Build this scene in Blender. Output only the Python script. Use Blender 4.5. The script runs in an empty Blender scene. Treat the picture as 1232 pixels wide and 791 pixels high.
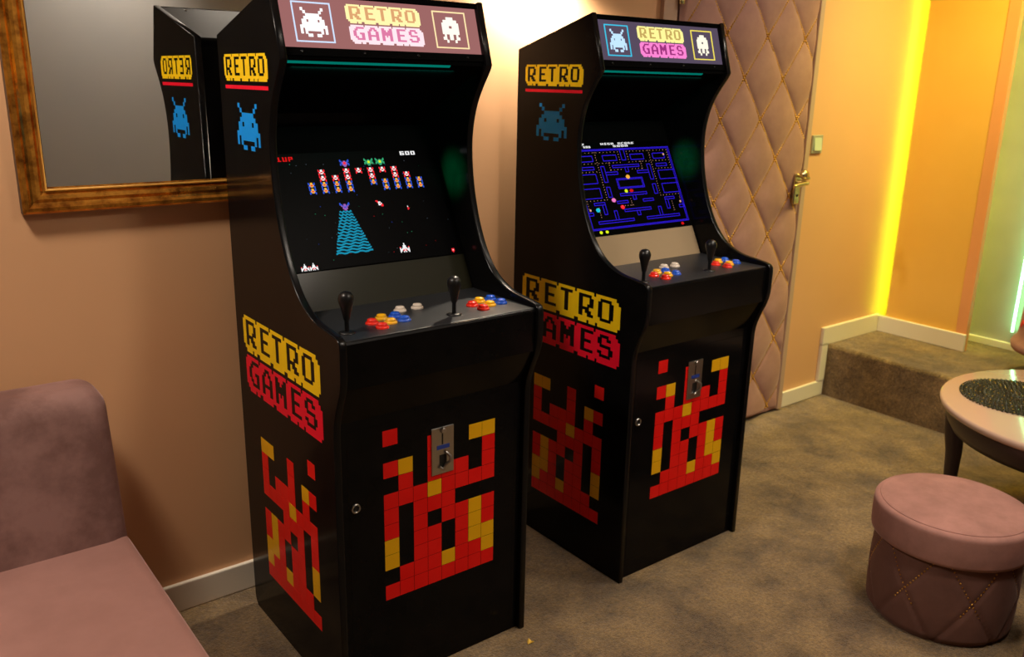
import bpy, math, random
from mathutils import Vector, Matrix
random.seed(7)
S = bpy.context.scene
C = S.collection
PI = math.pi

# ------------------------------------------------------------------ materials
def lin(c):
    return tuple(((v/255)/12.92 if v/255 <= .04045 else (((v/255)+.055)/1.055)**2.4) for v in c)

def pbsdf(name, col, rough=.5, metal=0., spec=.5, sheen=0., coat=0., noise=None, bump=None, col2=None, emit=None, estr=0., sheen_tint=None):
    m = bpy.data.materials.new(name); m.use_nodes = True
    nt = m.node_tree; b = nt.nodes['Principled BSDF']
    b.inputs['Base Color'].default_value = (*col, 1)
    b.inputs['Roughness'].default_value = rough
    b.inputs['Metallic'].default_value = metal
    b.inputs['Specular IOR Level'].default_value = spec
    if sheen:
        b.inputs['Sheen Weight'].default_value = sheen
        b.inputs['Sheen Roughness'].default_value = .4
        if sheen_tint: b.inputs['Sheen Tint'].default_value = (*sheen_tint, 1)
    if coat:
        b.inputs['Coat Weight'].default_value = coat
        b.inputs['Coat Roughness'].default_value = .05
    if emit:
        b.inputs['Emission Color'].default_value = (*emit, 1)
        b.inputs['Emission Strength'].default_value = estr
    tc = nt.nodes.new('ShaderNodeTexCoord')
    if noise:                       # (scale, detail) mixes col and col2
        n = nt.nodes.new('ShaderNodeTexNoise'); n.inputs['Scale'].default_value = noise[0]
        n.inputs['Detail'].default_value = noise[1]; n.inputs['Roughness'].default_value = .65
        nt.links.new(tc.outputs['Object'], n.inputs['Vector'])
        r = nt.nodes.new('ShaderNodeValToRGB')
        r.color_ramp.elements[0].position = noise[2] if len(noise) > 2 else .35
        r.color_ramp.elements[1].position = noise[3] if len(noise) > 3 else .65
        r.color_ramp.elements[0].color = (*col, 1); r.color_ramp.elements[1].color = (*col2, 1)
        nt.links.new(n.outputs['Fac'], r.inputs['Fac'])
        nt.links.new(r.outputs['Color'], b.inputs['Base Color'])
    if bump:                        # (scale, strength, distance)
        n = nt.nodes.new('ShaderNodeTexNoise'); n.inputs['Scale'].default_value = bump[0]
        n.inputs['Detail'].default_value = 4
        nt.links.new(tc.outputs['Object'], n.inputs['Vector'])
        bp = nt.nodes.new('ShaderNodeBump'); bp.inputs['Strength'].default_value = bump[1]
        bp.inputs['Distance'].default_value = bump[2]
        nt.links.new(n.outputs['Fac'], bp.inputs['Height']); nt.links.new(bp.outputs['Normal'], b.inputs['Normal'])
    return m

def emis(name, col, s):
    m = bpy.data.materials.new(name); m.use_nodes = True
    nt = m.node_tree; nt.nodes.clear()
    e = nt.nodes.new('ShaderNodeEmission'); e.inputs[0].default_value = (*col, 1); e.inputs[1].default_value = s
    o = nt.nodes.new('ShaderNodeOutputMaterial'); nt.links.new(e.outputs[0], o.inputs[0])
    return m

M = {}
M['wall'] = pbsdf('beige_wall_paint', (.70, .385, .195), .55, noise=(1.2, 3), col2=(.74, .41, .21), bump=(180, .05, .002))
M['orange_wall'] = pbsdf('orange_wall_colour', (.84, .46, .085), .55, noise=(2, 3), col2=(.87, .49, .10), bump=(180, .05, .002))  # saturated orange base with slight tone noise
M['orange_trim'] = pbsdf('deep_orange_paint', (.80, .34, .13), .5)
M['far_wall'] = pbsdf('taupe_wall_paint', (.50, .50, .50), .6, noise=(1, 3), col2=(.54, .53, .52))
M['ceiling'] = pbsdf('ceiling_paint', (.62, .54, .46), .8)
M['white_trim'] = pbsdf('cream_trim_paint', (.80, .72, .60), .35)
M['grey_panel'] = pbsdf('satin_grey_panel', (.40, .38, .35), .3, noise=(3, 2), col2=(.46, .44, .40))
M['black'] = pbsdf('black_laminate', (.0035, .0032, .0034), .15, spec=.11, noise=(14, 3), col2=(.0055, .005, .005), bump=(400, .04, .0005))
M['black_in'] = pbsdf('black_matt_board', (.0035, .0035, .0035), .6, spec=.0)
M['edge'] = pbsdf('black_edge_moulding', (.005, .005, .0055), .25, spec=.2)
M['ctrl'] = pbsdf('control_panel_vinyl', (.020, .021, .024), .38, spec=.4, bump=(600, .1, .0005))
M['top_board'] = pbsdf('sheen_grey_top_board', (.016, .014, .012), .5, spec=.12)  # base lifted to paint the ceiling's grey sheen on black board
M['plexi'] = pbsdf('smoked_lower_glass', (.020, .019, .011), .2, spec=.08)
M['plexi2'] = pbsdf('painted_reflection_glass', (.34, .25, .15), .25, spec=.3)  # beige base paints the room's reflection into the dark glass
M['dred'] = pbsdf('red_vinyl', (.86, .010, .008), .3, spec=.12, noise=(9, 3), col2=(.92, .016, .012))
M['dyel'] = pbsdf('yellow_vinyl', (.90, .47, .008), .3, spec=.12)
M['dyel2'] = pbsdf('bright_yellow_vinyl', (1.0, .66, .008), .3, spec=.12)
M['dpink'] = pbsdf('crimson_vinyl', (.92, .008, .035), .3, spec=.12)
M['dblue'] = pbsdf('blue_vinyl', (.008, .33, 1.0), .3, spec=.1)
M['chrome'] = pbsdf('brushed_steel', (.52, .50, .47), .3, 1., bump=(60, .1, .001))
M['dark_slot'] = pbsdf('dark_slot', (.01, .01, .01), .4)
M['coin_blue'] = pbsdf('blue_coin_label', (.02, .05, .30), .4)
M['b_red'] = pbsdf('red_button_plastic', (.85, .025, .01), .18, coat=.6)
M['b_yel'] = pbsdf('yellow_button_plastic', (.90, .46, .01), .18, coat=.6)
M['b_blue'] = pbsdf('blue_button_plastic', (.01, .09, .60), .18, coat=.6)
M['b_white'] = pbsdf('white_button_plastic', (.72, .62, .52), .2, coat=.6)
M['joy'] = pbsdf('black_joystick_plastic', (.006, .006, .0065), .35, spec=.4)
M['gold_frame'] = pbsdf('aged_gold_leaf', (.95, .42, .06), .24, .85, noise=(26, 5, .40, .66), col2=(.30, .10, .014), bump=(70, .25, .003))
M['gold_rim'] = pbsdf('bright_gold_rim', (1., .52, .10), .3, .6)
M['frame_dark'] = pbsdf('dark_frame_edge', (.05, .022, .012), .45)
M['mirror'] = pbsdf('mirror_silver', (.80, .80, .78), .015, 1.)
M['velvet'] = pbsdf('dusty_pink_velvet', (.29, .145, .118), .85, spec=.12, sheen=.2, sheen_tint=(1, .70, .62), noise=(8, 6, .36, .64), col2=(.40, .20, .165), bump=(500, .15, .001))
M['velvet_shaded'] = pbsdf('shaded_velvet_body', (.13, .062, .048), .85, spec=.1, sheen=.15, sheen_tint=(1, .72, .62), noise=(7, 5, .3, .7), col2=(.19, .092, .072), bump=(500, .15, .001))  # darker copy of the stool velvet, overhead-light shade put into the colour
M['pad'] = pbsdf('padded_door_velvet', (.34, .175, .15), .8, spec=.2, sheen=.4, sheen_tint=(1, .75, .65), noise=(9, 4, .3, .7), col2=(.43, .235, .19))
M['door_trim'] = pbsdf('door_frame_paint', (.50, .33, .24), .45)
M['gold'] = pbsdf('gold_studs', (.62, .33, .06), .32, 1.)
M['brass'] = pbsdf('pale_brass', (.72, .62, .34), .25, 1.)
M['switch'] = pbsdf('silver_switch_frame', (.46, .50, .42), .35, .5)
M['switch2'] = pbsdf('pale_switch_rocker', (.58, .66, .50), .3)
M['tabletop'] = pbsdf('taupe_lacquer', (.50, .34, .25), .12, coat=.5)
M['tabledark'] = pbsdf('dark_brown_wood', (.045, .026, .022), .4)
M['mat'] = pbsdf('black_beaded_wire', (.020, .020, .012), .3, .3)
M['matgold'] = pbsdf('gold_bead', (.45, .30, .05), .3, .9)
M['scrap'] = pbsdf('yellow_paper', (.75, .45, .04), .6)
M['redpatch'] = pbsdf('red_patch', (.75, .02, .015), .5)

def carpet():
    m = bpy.data.materials.new('brown_pile_carpet'); m.use_nodes = True
    nt = m.node_tree; b = nt.nodes['Principled BSDF']; L = nt.links.new
    b.inputs['Roughness'].default_value = .95; b.inputs['Specular IOR Level'].default_value = .1
    b.inputs['Sheen Weight'].default_value = .25
    tc = nt.nodes.new('ShaderNodeTexCoord')
    def noise(sc, det, rough=.6):
        n = nt.nodes.new('ShaderNodeTexNoise'); n.inputs['Scale'].default_value = sc
        n.inputs['Detail'].default_value = det; n.inputs['Roughness'].default_value = rough
        L(tc.outputs['Object'], n.inputs['Vector']); return n
    def ramp(src, p0, c0, p1, c1):
        r = nt.nodes.new('ShaderNodeValToRGB'); e = r.color_ramp.elements
        e[0].position = p0; e[0].color = (*c0, 1); e[1].position = p1; e[1].color = (*c1, 1)
        L(src.outputs['Fac'], r.inputs['Fac']); return r
    big = ramp(noise(4.5, 6, .7), .38, (.125, .077, .033), .62, (.30, .192, .080))
    fine = ramp(noise(85, 4, .8), .33, (.45, .42, .40), .67, (1.5, 1.48, 1.4))
    mx = nt.nodes.new('ShaderNodeMix'); mx.data_type = 'RGBA'; mx.blend_type = 'MULTIPLY'; mx.inputs['Factor'].default_value = .8
    L(big.outputs['Color'], mx.inputs['A']); L(fine.outputs['Color'], mx.inputs['B'])
    L(mx.outputs['Result'], b.inputs['Base Color'])
    n = noise(160, 3, .7); n2 = noise(9, 4)
    ad = nt.nodes.new('ShaderNodeMath'); ad.operation = 'MULTIPLY_ADD'; ad.inputs[1].default_value = 2.2
    L(n2.outputs['Fac'], ad.inputs[0]); L(n.outputs['Fac'], ad.inputs[2])
    bp = nt.nodes.new('ShaderNodeBump'); bp.inputs['Strength'].default_value = 1.; bp.inputs['Distance'].default_value = .009
    L(ad.outputs[0], bp.inputs['Height']); L(bp.outputs['Normal'], b.inputs['Normal'])
    return m
M['carpet'] = carpet()

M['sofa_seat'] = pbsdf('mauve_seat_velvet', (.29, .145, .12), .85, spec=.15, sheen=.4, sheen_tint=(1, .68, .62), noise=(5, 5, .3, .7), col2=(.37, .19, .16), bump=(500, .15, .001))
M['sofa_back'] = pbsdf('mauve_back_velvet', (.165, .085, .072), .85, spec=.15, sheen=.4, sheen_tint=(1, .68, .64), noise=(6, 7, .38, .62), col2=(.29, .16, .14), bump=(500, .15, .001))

# ------------------------------------------------------------------ mesh helpers
class MB:
    def __init__(s): s.v = []; s.f = []; s.m = []; s.mats = []; s.smooth = []
    def mi(s, mat):
        if mat not in s.mats: s.mats.append(mat)
        return s.mats.index(mat)
    def add(s, vs, fs, mat, smooth=False):
        o = len(s.v); k = s.mi(mat); s.v += [tuple(p) for p in vs]
        for f in fs: s.f.append(tuple(i+o for i in f)); s.m.append(k); s.smooth.append(smooth)
    def box(s, x0, x1, y0, y1, z0, z1, mat):
        v = [(x, y, z) for x in (x0, x1) for y in (y0, y1) for z in (z0, z1)]
        s.add(v, [(0, 1, 3, 2), (4, 6, 7, 5), (0, 4, 5, 1), (2, 3, 7, 6), (0, 2, 6, 4), (1, 5, 7, 3)], mat)
    def prism(s, poly, x0, x1, mat, axis='x', smooth_side=False):
        """poly of (a,b); axis x: (a,b)->(y,z); axis z: (x,y); axis y: (x,z)"""
        def P(a, b, t): return (t, a, b) if axis == 'x' else ((a, b, t) if axis == 'z' else (a, t, b))
        n = len(poly)
        s.add([P(a, b, x0) for a, b in poly]+[P(a, b, x1) for a, b in poly], [tuple(range(n))[::-1], tuple(range(n, 2*n))], mat)
        s.add([P(a, b, x0) for a, b in poly]+[P(a, b, x1) for a, b in poly], [(i, (i+1) % n, n+(i+1) % n, n+i) for i in range(n)], mat, smooth_side)
    def lathe(s, prof, c, mat, n=32, axis=None, smooth=True, cap=True):
        """prof list of (r,h) along axis from centre c"""
        R_ = Matrix.Identity(3) if axis is None else Vector((0, 0, 1)).rotation_difference(Vector(axis).normalized()).to_matrix()
        c = Vector(c); vs = []
        for r, h in prof:
            for i in range(n):
                t = 2*PI*i/n; vs.append(c + R_ @ Vector((r*math.cos(t), r*math.sin(t), h)))
        fs = [(j*n+i, j*n+(i+1) % n, (j+1)*n+(i+1) % n, (j+1)*n+i) for j in range(len(prof)-1) for i in range(n)]
        s.add(vs, fs, mat, smooth)
        if cap:
            s.add(vs[:n], [tuple(range(n))[::-1]], mat); s.add(vs[-n:], [tuple(range(n))], mat)
    def tube(s, pts, r, mat, n=8, closed=False):
        pts = [Vector(p) for p in pts]; N = len(pts); vs = []; up = None
        for i, p in enumerate(pts):
            a = pts[i-1] if (i or closed) else p; b = pts[(i+1) % N] if (i < N-1 or closed) else p
            t = (b-a).normalized()
            if up is None: up = t.orthogonal().normalized()
            up = (up - t*up.dot(t)).normalized(); w = t.cross(up)
            rr = r[i] if isinstance(r, (list, tuple)) else r
            for k in range(n):
                q = 2*PI*k/n; vs.append(p+up*math.cos(q)*rr+w*math.sin(q)*rr)
        K = N if closed else N-1
        fs = [(i*n+k, i*n+(k+1) % n, ((i+1) % N)*n+(k+1) % n, ((i+1) % N)*n+k) for i in range(K) for k in range(n)]
        s.add(vs, fs, mat, True)
        if not closed: s.add(vs[:n], [tuple(range(n))[::-1]], mat); s.add(vs[-n:], [tuple(range(n))], mat)
    def ball(s, c, r, mat, n=8, m=5, sq=1.):
        prof = [(r*math.sin(PI*j/m)+1e-6, -r*sq*math.cos(PI*j/m)) for j in range(m+1)]
        s.lathe(prof, c, mat, n, cap=False)
    def build(s, name, parent=None, bevel=0., seg=2, subsurf=0, weld=False):
        me = bpy.data.meshes.new(name); me.from_pydata(s.v, [], s.f)
        for m in s.mats: me.materials.append(m)
        for p, k, sm in zip(me.polygons, s.m, s.smooth): p.material_index = k; p.use_smooth = sm
        me.validate(); me.update()
        o = bpy.data.objects.new(name, me); C.objects.link(o)
        if parent: o.parent = parent
        if weld or bevel:
            w = o.modifiers.new('weld', 'WELD'); w.merge_threshold = 1e-5
        if bevel:
            b = o.modifiers.new('bevel', 'BEVEL'); b.width = bevel; b.segments = seg; b.limit_method = 'ANGLE'; b.angle_limit = .6
        if subsurf:
            b = o.modifiers.new('sub', 'SUBSURF'); b.levels = b.render_levels = subsurf
        return o

def empty(name, loc, label, cat, group=None, rz=0.):
    o = bpy.data.objects.new(name, None); C.objects.link(o); o.location = loc; o.rotation_euler = (0, 0, rz)
    o.empty_display_size = .1
    return tag(o, label, cat, group)
def tag(o, label, cat, group=None):
    o['label'] = label; o['category'] = cat
    if group: o['group'] = group
    return o
def struct(o): o['kind'] = 'structure'; return o
def catmull(P, n=5):
    out = []
    for i in range(len(P)-1):
        p0 = P[max(i-1, 0)]; p1 = P[i]; p2 = P[i+1]; p3 = P[min(i+2, len(P)-1)]
        for k in range(n):
            t = k/n
            out.append(tuple(.5*((2*b)+(-a+c)*t+(2*a-5*b+4*c-d)*t*t+(-a+3*b-3*c+d)*t**3) for a, b, c, d in zip(p0, p1, p2, p3)))
    out.append(P[-1]); return out

# ------------------------------------------------------------------ pixel lettering
G = {
'R': ["######.", "##...##", "##...##", "##..###", "#####..", "##.###.", "##..###"],
'E': [".######", ".##....", ".##....", ".#####.", ".##....", ".##....", ".######"],
'T': ["######.", "..##...", "..##...", "..##...", "..##...", "..##...", "..##..."],
'O': [".#####.", "##...##", "##...##", "##...##", "##...##", "##...##", ".#####."],
'G': ["..#####", ".##....", "##.....", "##..###", "##...##", ".##..##", "..#####"],
'A': ["..###..", ".##.##.", "##...##", "##...##", "#######", "##...##", "##...##"],
'M': ["##...##", "###.###", "#######", "#######", "##.#.##", "##...##", "##...##"],
'S': [".####..", "##..##.", "##.....", ".#####.", ".....##", "##...##", ".#####."]}
def word_cells(w):
    """letter strokes and the stepped backing around them; backing spans cols -2..45, rows -1..8"""
    L = set()
    for k, ch in enumerate(w):
        for r, row in enumerate(G[ch]):
            for c, q in enumerate(row):
                if q == '#': L.add((k*9+c, r))
    B = set()
    for k in range(len(w)):
        x = k*9
        for r in range(-1, 8):
            for c in range(-2, 9):
                if r in (-1, 7) and c in (-2, 8): continue
                if r == -1 and c == 7 and k < 4: continue
                B.add((x+c, r))
    B |= {(c+1, r+1) for c, r in B}
    for k in range(len(w)-1):                # the notches under each letter gap
        B.discard((k*9+8, 8)); B.discard((k*9-2, 8))
    B.discard((-1, 8)); B.discard((4, 8)); B.discard((31, 8))
    return L, B-L
def runs(cells):
    out = []; rows = {}
    for c, r in cells: rows.setdefault(r, []).append(c)
    for r, cs in rows.items():
        cs.sort(); a = b = cs[0]
        for c in cs[1:]:
            if c == b+1: b = c
            else: out.append((r, a, b+1)); a = b = c
        out.append((r, a, b+1))
    return out
class Plane:
    """flat face: u along ux, v along vx, n outward"""
    def __init__(s, o, ux, vx, n): s.o, s.u, s.v, s.n = Vector(o), Vector(ux).normalized(), Vector(vx).normalized(), Vector(n).normalized()
    def p(s, a, b, h=0.): return s.o+s.u*a+s.v*b+s.n*h
    def rect(s, mb, a0, a1, b0, b1, mat, h0=0., h1=.0006):
        v = [s.p(a, b, h) for a in (a0, a1) for b in (b0, b1) for h in (h0, h1)]
        mb.add(v, [(0, 1, 3, 2), (4, 6, 7, 5), (0, 4, 5, 1), (2, 3, 7, 6), (0, 2, 6, 4), (1, 5, 7, 3)], mat)
    def poly(s, mb, pts, mat, h=.0006):
        mb.add([s.p(a, b, h) for a, b in pts], [tuple(range(len(pts)))], mat)
    def cells(s, mb, cells, a0, b0, ca, cb, mat, h1=.0006):
        for r, c0, c1 in runs(cells): s.rect(mb, a0+c0*ca, a0+c1*ca, b0-(r+1)*cb, b0-r*cb, mat, 0, h1)
BUG = [".#........#.", "..#......#..", "...######...", "..########..", ".##.####.##.", ".##########.", "############", "#.########.#", "#.#......#.#", "...##..##..."]
BLOB = ["....####....", "..########..", ".##########.", ".####..####.", ".##########.", ".##########.", "..#..##..#..", ".##..##..##.", "...#....#..."]
def bits(g): return {(c, r) for r, row in enumerate(g) for c, q in enumerate(row) if q == '#'}
# flame pattern, columns 0..7, rows 0..10
FL = {'R': [(0,0),(0,2),(0,4),(0,5),(0,6),(0,10),(1,3),(1,4),(1,9),(1,10)]+[(2,r) for r in range(4,11)]+[(3,r) for r in (1,2,3,5,7,8,9,10)]
      +[(4,r) for r in (3,4,5,6,10)]+[(5,r) for r in (3,4,6,7,8,9,10)]+[(6,4),(6,9),(6,10)]+[(7,r) for r in (2,3,4,6,7,10)],
      'Y': [(0,7),(0,8),(1,2),(3,4),(4,9),(6,1),(6,6),(6,7),(6,8),(7,1),(7,8),(7,9)]}

# ------------------------------------------------------------------ arcade cabinet
W, T = .5872, .018
PROF_F = [(.583, 0), (.582, .30), (.582, .60), (.583, .745)]
PROF_A = [(.583, .745), (.588, .780), (.603, .822), (.620, .862), (.629, .900), (.630, .945), (.630, .972), (.628, .984), (.620, .993), (.604, .998),
          (.565, 1.003), (.520, 1.008), (.485, 1.017), (.450, 1.033), (.420, 1.054), (.390, 1.087), (.364, 1.128), (.340, 1.180),
          (.322, 1.235), (.309, 1.295), (.303, 1.350), (.303, 1.400), (.311, 1.448), (.326, 1.492), (.350, 1.534), (.380, 1.575), (.3895, 1.593)]
def profile(inset=0.):
    return [(0, .034), (.004, .018), (.016, 0.0)] + PROF_F[:3] + catmull(PROF_A, 4) + [(.3413, 1.75), (0, 1.6536)]
def part(mb, name, root, **k): return mb.build(name, root, **k)

def cabinet(loc, label, game, marq_cols, lower, group):
    root = empty('arcade_cabinet', loc, label, 'arcade machine', group)
    B, BI = M['black'], M['black_in']
    poly = [(-p, z) for p, z in profile()]
    def shrink(pts, d):
        out = []; n = len(pts)
        for i in range(n):
            a = Vector(pts[i-1]); b = Vector(pts[i]); c = Vector(pts[(i+1) % n])
            t1 = (b-a).normalized(); t2 = (c-b).normalized()
            n1 = Vector((t1.y, -t1.x)); n2 = Vector((t2.y, -t2.x)); nn = (n1+n2).normalized()
            out.append(tuple(b+nn*(d/max(.5, nn.dot(n1)))))
        return out
    # orientation test for shrink direction
    area = sum(poly[i-1][0]*poly[i][1]-poly[i][0]*poly[i-1][1] for i in range(len(poly)))
    d = .0022 if area < 0 else -.0022
    inner = shrink(poly, d)
    for x0 in (0., W-T):
        mb = MB(); mb.prism(inner, x0, x0+T, B); side = part(mb, 'side_panel', root, bevel=.0008, seg=1)
        # rounded plastic moulding round the cut edge of the panel
        mb = MB(); n = len(poly); K = 6; vs = []
        for (a, b), (ia, ib) in zip(poly, inner):
            for k in range(K+1):
                t = PI*k/K; x = x0+T/2-math.cos(t)*(T/2+.0004); q = math.sin(t)**.5
                vs.append((x, ia+(a-ia)*q, ib+(b-ib)*q))
        mb.add(vs, [(i*(K+1)+k, ((i+1) % n)*(K+1)+k, ((i+1) % n)*(K+1)+k+1, i*(K+1)+k+1) for i in range(n) for k in range(K)], M['edge'], True)
        mb.build('edge_moulding', side)
    xi0, xi1 = T, W-T
    # structural panels
    mb = MB(); mb.box(xi0, xi1, -.016, -.004, .02, 1.645, B); part(mb, 'back_panel', root)
    mb = MB(); mb.prism([(-.004, 1.640), (-.330, 1.735), (-.330, 1.747), (-.004, 1.652)], xi0, xi1, M['top_board']); tp = part(mb, 'top_panel', root)
    for w, p in ((.08, .03), (.30, .03), (.50, .03), (.08, .30), (.50, .30)):
        mb = MB(); mb.lathe([(.004, 0), (.0035, .002), (.001, .0028)], (w, -p, 1.6535+p*.2826), M['chrome'], 12); part(mb, 'screw', tp)
    mb = MB(); mb.box(xi0, xi1, -.5650, -.545, .0, .772, B); fp = part(mb, 'front_panel', root, bevel=.001)
    # front door with its own fine gap
    mb = MB(); mb.box(.040, W-.040, -.5655, -.5605, .055, .745, B); door = part(mb, 'coin_door', root, bevel=.0012)
    mb = MB(); mb.prism([(-.552, .770), (-.5650, .770), (-.612, .868), (-.604, .872)], xi0, xi1, B); part(mb, 'sloped_panel', root)
    mb = MB(); mb.prism([(-.602, .870), (-.616, .868), (-.618, .978), (-.6145, .984), (-.604, .984)], xi0, xi1, B); part(mb, 'apron_panel', root, bevel=.001)
    mb = MB(); mb.box(xi0, xi1, -.6125, -.335, .970, .986, M['ctrl']); part(mb, 'control_panel', root, bevel=.0015)
    # screen plane
    P0 = Vector((0, -.149, 1.362)); P1 = Vector((0, -.291, 1.080)); dn = (P1-P0).normalized(); nrm = Vector((0, dn.z, -dn.y)); nrm = -nrm if nrm.y > 0 else nrm
    Ls = (P1-P0).length
    SP = Plane((.035, P1.y, P1.z), (1, 0, 0), -dn, nrm)          # u 0..518, v 0..Ls
    mb = MB(); SP.rect(mb, xi0-.035, xi1-.035, -.112, Ls+.075, BI, -.014, -.0022); bz = part(mb, 'screen_bezel', root)
    mb = MB(); SP.rect(mb, xi0-.030, xi1-.040, -.108, -.0035, lower, -.002, .0); part(mb, 'lower_glass', root)
    scr = MB(); SP.rect(scr, 0, .518, 0, Ls, M['scr_black'], -.002, .0); sc = part(scr, 'screen', root)
    game(SP, Ls, sc)
    # hood under marquee and a dim emissive band painting the hidden strip's teal glow
    mb = MB(); mb.prism([(-.372, 1.590), (-.372, 1.602), (-.100, 1.476), (-.104, 1.462)], xi0, xi1, BI); part(mb, 'hood_panel', root)
    mb = MB(); mb.prism([(-.3715, 1.5995), (-.3715, 1.588), (-.366, 1.584), (-.352, 1.590)], .022, W-.12, M['teal_glow']); part(mb, 'led_strip', root)
    # marquee
    MP0 = Vector((0, -.330, 1.740)); MP1 = Vector((0, -.372, 1.602)); dm = (MP1-MP0).normalized(); nm = Vector((0, dm.z, -dm.y)); nm = -nm if nm.y > 0 else nm
    Lm = (MP1-MP0).length; sz = Lm/.138
    MP = Plane((0, MP0.y, MP0.z), (1, 0, 0), -dm, nm)              # v = -(1.740-z)*sz
    vz = lambda z: -(1.740-z)*sz
    mb = MB(); MP.rect(mb, xi0, xi1, vz(1.604), 0, marq_cols['back'], -.008, -.002); mq = part(mb, 'marquee', root)
    mb = MB(); MP.rect(mb, xi0, xi1, vz(1.600), vz(1.6185), BI, -.006, .004); tb = part(mb, 'marquee_retainer', root, bevel=.001)
    mb = MB(); MP.rect(mb, xi0, xi1, vz(1.7335), vz(1.7465), BI, -.006, .004); part(mb, 'marquee_retainer', root, bevel=.001)
    for w in (.06, .22, .37, .52):
        mb = MB(); c = MP.p(w, vz(1.609), .004); mb.lathe([(.004, 0), (.0035, .0015), (.001, .002)], c, M['edge'], 12, axis=nm); part(mb, 'screw', tb)
    a = MB(); h = .0002
    def boxline(x0, x1, z0, z1, m, t=.0028):
        MP.rect(a, x0, x1, vz(z1)-t, vz(z1), m, -.002, h); MP.rect(a, x0, x1, vz(z0), vz(z0)+t, m, -.002, h)
        MP.rect(a, x0, x0+t, vz(z0), vz(z1), m, -.002, h); MP.rect(a, x1-t, x1, vz(z0), vz(z1), m, -.002, h)
    MQ = Plane(MP.p(0, 0, -.002), MP.u, MP.v, MP.n)
    boxline(.054, .151, 1.632, 1.721, marq_cols['boxL']); boxline(.433, .533, 1.632, 1.722, marq_cols['boxR'])
    MQ.cells(a, bits(BUG), .069, vz(1.708), .067/12, .064/10*sz, marq_cols['bug'], .002)
    MQ.cells(a, bits(BLOB), .453, vz(1.708), .060/12, .062/9*sz, marq_cols['blob'], .002)
    for wd, z, cb, cl in (('RETRO', 1.7180, marq_cols['ry'], marq_cols['rl']), ('GAMES', 1.6715, marq_cols['gy'], marq_cols['gl'])):
        L, Bk = word_cells(wd)
        MQ.cells(a, Bk, .1985 if wd == 'RETRO' else .2015, vz(z), .00425, .00425*sz, cb, .002)
        MQ.cells(a, L, .1985 if wd == 'RETRO' else .2015, vz(z), .00425, .00425*sz, cl, .002)
    a.build('marquee_artwork', mq)
    # decals on the left side (seen from -x, front to the right)
    SD = Plane((0, 0, 0), (0, -1, 0), (0, 0, 1), (-1, 0, 0))
    a = MB()
    Bk = word_cells('RETRO')[1]; SD.cells(a, Bk, .0705, .919, .00985, .0102, M['dyel2'])
    a.build('retro_decal', root)
    a = MB(); Bk = word_cells('GAMES')[1]; SD.cells(a, Bk, .0755, .807, .00985, .0105, M['dpink']); a.build('games_decal', root)
    a = MB(); Bk = word_cells('RETRO')[1]; SD.cells(a, Bk, .0525, 1.599, .00572, .0064, M['dyel2']); a.build('small_retro_decal', root)
    a = MB(); SD.rect(a, .042, .314, 1.5225, 1.5315, M['dpink']); a.build('underline_decal', root)
    a = MB(); SD.cells(a, bits(BUG), .103, 1.489, .146/12, .0113, M['dblue']); a.build('pixel_creature_decal', root)
    c = .043; g = .0006
    a = MB()
    for k, m in (('R', M['dred']), ('Y', M['dyel'])):
        for col, r in FL[k]:
            p0 = .127+(7-col)*c; z0 = .164+(10-r)*c; SD.rect(a, p0+g, p0+c-g, z0+g, z0+c-g, m)
    a.build('flame_decal', root)
    FD = Plane((0, -.5655, 0), (1, 0, 0), (0, 0, 1), (0, -1, 0)); a = MB()
    for k, m in (('R', M['dred']), ('Y', M['dyel'])):
        for col, r in FL[k]:
            w0 = .1365+col*c; z0 = .2532+(10-r)*c; FD.rect(a, w0+g, w0+c-g, z0+g, z0+c-g, m)
    a.build('flame_decal', door)
    # coin mechanism plate
    a = MB(); FD.rect(a, .277, .345, .568, .698, M['chrome'], 0, .004); cp = a.build('coin_plate', door, bevel=.0015)
    a = MB(); FD.rect(a, .3075, .3115, .650, .684, M['dark_slot'], .004, .0046); a.build('coin_slot', cp)
    a = MB(); FD.rect(a, .300, .322, .585, .622, M['dark_slot'], .004, .0046); a.build('coin_return_opening', cp)
    a = MB(); FD.rect(a, .292, .331, .638, .649, M['coin_blue'], .004, .0048); a.build('coin_label', cp)
    a = MB(); cc = FD.p(.3095, .690, .004); a.lathe([(.008, 0), (.008, .006), (.006, .008)], cc, M['chrome'], 16, axis=FD.n); a.build('reject_button', cp)
    a = MB(); q = [FD.p(u, v_, hh) for u, v_, hh in ((.318, .628, .006), (.327, .618, .016), (.326, .604, .017), (.317, .594, .010), (.309, .582, .008), (.298, .590, .006))]
    a.tube(q, .0045, M['chrome'], 8); a.build('coin_return_lever', cp)
    # key lock
    a = MB(); cc = FD.p(.0585, .542, 0)
    a.lathe([(.0125, -.001), (.0125, .004), (.0105, .0052), (.0085, .0045), (.0085, .002)], cc, M['chrome'], 24, axis=FD.n, cap=False)
    a.lathe([(.0084, 0), (.0084, .0022), (.001, .0022)], cc, M['dark_slot'], 20, axis=FD.n); a.build('lock', door)
    # controls
    zt = .986
    bt = [('b_red', .145, .514), ('b_red', .1475, .559), ('b_yel', .185, .488), ('b_yel', .1855, .533), ('b_blue', .223, .489), ('b_blue', .224, .532),
          ('b_red', .446, .505), ('b_red', .449, .550), ('b_yel', .486, .481), ('b_yel', .487, .527), ('b_blue', .525, .478), ('b_blue', .526, .524),
          ('b_white', .262, .447), ('b_white', .313, .447)]
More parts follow.
